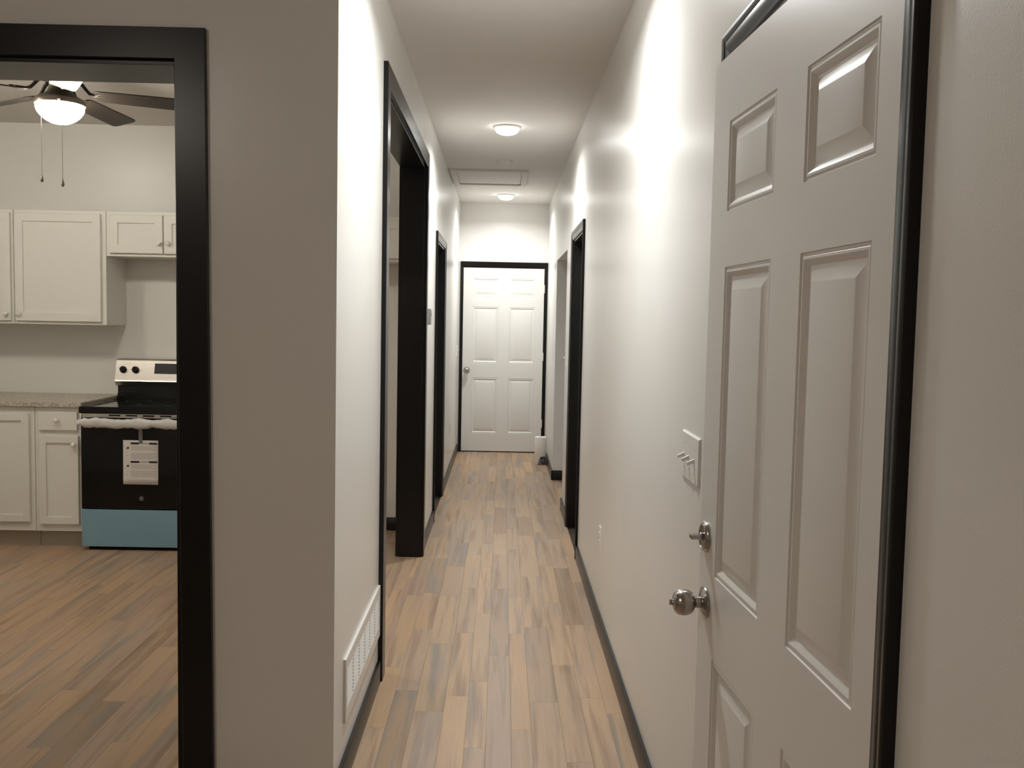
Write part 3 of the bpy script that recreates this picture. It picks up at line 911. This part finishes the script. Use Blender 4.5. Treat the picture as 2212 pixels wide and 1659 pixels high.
# instruction sheet taped to the oven door
sx0, sx1, sz0, sz1, sy = -2.324, -2.108, .419, .694, RYF + .0002
ish = empty('instruction_sheet', (-2.216, sy, .419))
tag(ish, 'white printed instruction sheet taped to the black oven door', 'paper')
mb = MB(); rings = []
for i in range(9):
    z = sz0 + (sz1 - sz0) * i / 8
    dy = .004 * (1 - i / 8) ** 2 + .0006
    rings.append([(sx0 + (sx1 - sx0) * j / 6, sy - dy - .0012 * math.sin(j * .9 + i * .3) ** 2, z) for j in range(7)])
mb.loft(rings, cap=False, closed=False)
sheet = build('sheet', mb, 'paper', ish, smooth=60)
sol = sheet.modifiers.new('thick', 'SOLIDIFY'); sol.thickness = 0.0004; sol.offset = 0
PY = sy - .0062
def ink(nm, u0, u1, v0, v1, mat):
    """u,v in 0..1 of the sheet, v from the top"""
    x0, x1 = sx0 + (sx1 - sx0) * u0, sx0 + (sx1 - sx0) * u1
    za, zb = sz1 - (sz1 - sz0) * v1, sz1 - (sz1 - sz0) * v0
    mb = MB()
    def yy(z, x):
        i = (z - sz0) / (sz1 - sz0); j = (x - sx0) / (sx1 - sx0) * 6
        return sy - (.004 * (1 - i) ** 2 + .0006 + .0012 * math.sin(j * .9 + i * 8 * .3) ** 2) - .0007
    nx = 6
    rings = [[(x0 + (x1 - x0) * k / nx, yy(z, x0 + (x1 - x0) * k / nx), z) for k in range(nx + 1)] for z in (za, (za + zb) / 2, zb)]
    mb.loft(rings, cap=False, closed=False)
    return build(nm, mb, mat, sheet)
for v in (.050, .468):
    ink('printed_bar', .215, .46, v, v + .045, 'ink'); ink('printed_bar', .74, .975, v, v + .045, 'ink'); ink('printed_bar', .47, .73, v + .006, v + .038, 'ink_grey')
for v0, n_, in ((.13, 5), (.29, 7), (.55, 5), (.69, 7)):
    for k in range(n_):
        ink('printed_line', .22, .95 - .12 * ((k * 7) % 3 == 2), v0 + k * .021, v0 + k * .021 + .008, 'ink_grey')
for k in range(2): ink('printed_line', .12, .92, .90 + .022 * k, .908 + .022 * k, 'ink_grey')
def diamond(u, v, s, mat):
    x = sx0 + (sx1 - sx0) * u; z = sz1 - (sz1 - sz0) * v
    i = (z - sz0) / (sz1 - sz0)
    y = sy - (.004 * (1 - i) ** 2 + .0006 + .0012) - .0008
    mb = MB(); mb.add([(x - s, y, z), (x, y, z - s), (x + s, y, z), (x, y, z + s)], [(0, 1, 2, 3)])
    build('printed_symbol', mb, mat, sheet)
for v in (.175, .58):
    diamond(.14, v, .0085, 'ink'); diamond(.095, v + .02, .0035, 'ink')
for v in (.35, .77):
    diamond(.12, v, .0045, 'ink_grey')
mb = MB(); mb.add([(-2.226, sy - .0045, .675), (-2.202, sy - .0045, .675), (-2.205, sy - .0012, .780), (-2.229, sy - .0012, .780)], [(0, 1, 2, 3)])
build('tape_strip', mb, 'tape', ish)

# ------------------------------------------------------------------ ceiling fan
FX, FY = -2.205, 4.80
fan = empty('ceiling_fan', (FX, FY, HC))
tag(fan, 'dark-bladed ceiling fan with glowing glass bowl in the kitchen', 'ceiling fan')
def lat(name, prof, mat, parent=fan, n=40, sm=45):
    k = MB(); k.lathe(prof, (FX, FY, 0), (0, 0, 1), n); return build(name, k, mat, parent, smooth=sm)
lat('canopy', [(.004, 2.742), (.078, 2.742), (.080, 2.735), (.070, 2.715), (.045, 2.70), (.030, 2.695)], 'fan_metal')
lat('motor_housing', [(.030, 2.700), (.080, 2.698), (.108, 2.688), (.112, 2.665), (.112, 2.635), (.100, 2.618), (.070, 2.612), (.052, 2.610)], 'fan_metal')
lat('switch_housing', [(.052, 2.612), (.050, 2.585), (.056, 2.565), (.072, 2.548), (.093, 2.534), (.112, 2.525), (.1185, 2.517), (.1185, 2.497), (.1145, 2.494), (.100, 2.496)], 'fan_metal')
lat('glass_bowl', [(.108, 2.500), (.1105, 2.494), (.1115, 2.478), (.106, 2.462), (.092, 2.443), (.070, 2.424), (.044, 2.410), (.018, 2.4045), (.003, 2.404)], 'bowl', sm=60)
for k in range(3):
    a = math.radians(172 + 120 * k)
    kb = MB(); kb.lathe([(.005, .117), (.005, .124), (.0075, .125), (.0075, .132), (.004, .133)], (FX, FY, 2.507), (math.cos(a), math.sin(a), 0), 14)
    build('thumb_screw', kb, 'fan_metal', fan, smooth=40)
for k in range(5):
    a = math.radians(10 + 72 * k)
    ca, sa = math.cos(a), math.sin(a)
    def P(r, t_, z): return (FX + r * ca - t_ * sa, FY + r * sa + t_ * ca, z)
    pitch = math.radians(-12)
    outline = [(.165, .040), (.172, .052), (.190, .058), (.30, .0635), (.45, .067), (.585, .069), (.602, .064), (.612, .050)]
    up = [(r, t_) for r, t_ in outline]; dn = [(r, -t_) for r, t_ in reversed(outline)]
    poly = up + dn
    zb = 2.550
    top = [P(r, t_ * math.cos(pitch), zb - .02 * (r - .16) / .45 + t_ * math.sin(pitch) + .003) for r, t_ in poly]
    bot = [P(r, t_ * math.cos(pitch), zb - .02 * (r - .16) / .45 + t_ * math.sin(pitch) - .003) for r, t_ in poly]
    bl = MB(); bl.loft([bot, top])
    bo = build('blade', bl, 'blade', fan, bevel=0.001)
    ir = MB()
    ir.tube([P(.085, 0, 2.612), P(.105, 0, 2.600), P(.122, 0, 2.578), P(.138, 0, 2.560), P(.160, 0, 2.551), P(.200, 0, 2.5495), P(.235, 0, 2.549)], [.010, .009, .008, .008, .008, .008, .006], 10)
    for s in (-1, 1):
        ir.tube([P(.165, 0, 2.5505), P(.190, s * .022, 2.5505 + s * .022 * math.sin(pitch)), P(.222, s * .032, 2.550 + s * .032 * math.sin(pitch))], [.007, .006, .005], 8)
    build('blade_iron', ir, 'fan_iron', bo, smooth=50)
for cx_, cy_, zt_, ze_, mat in ((-2.268, 4.735, 2.520, 2.150, 'fan_metal'), (-2.160, 4.720, 2.520, 2.128, 'fan_metal')):
    ch = MB(); ch.tube([(cx_, cy_, ze_), (cx_, cy_, 2.41), (cx_, cy_, zt_)], .0013, 6)
    co = build('pull_chain', ch, mat, fan)
    pd = MB(); pd.lathe([(.0015, .002), (.003, -.006), (.0065, -.020), (.0078, -.028), (.0065, -.036), (.002, -.040)], (cx_, cy_, ze_), (0, 0, 1), 16)
    build('pull_knob', pd, mat, co, smooth=50)
print('planks:', nplank, 'objects:', len(bpy.data.objects))
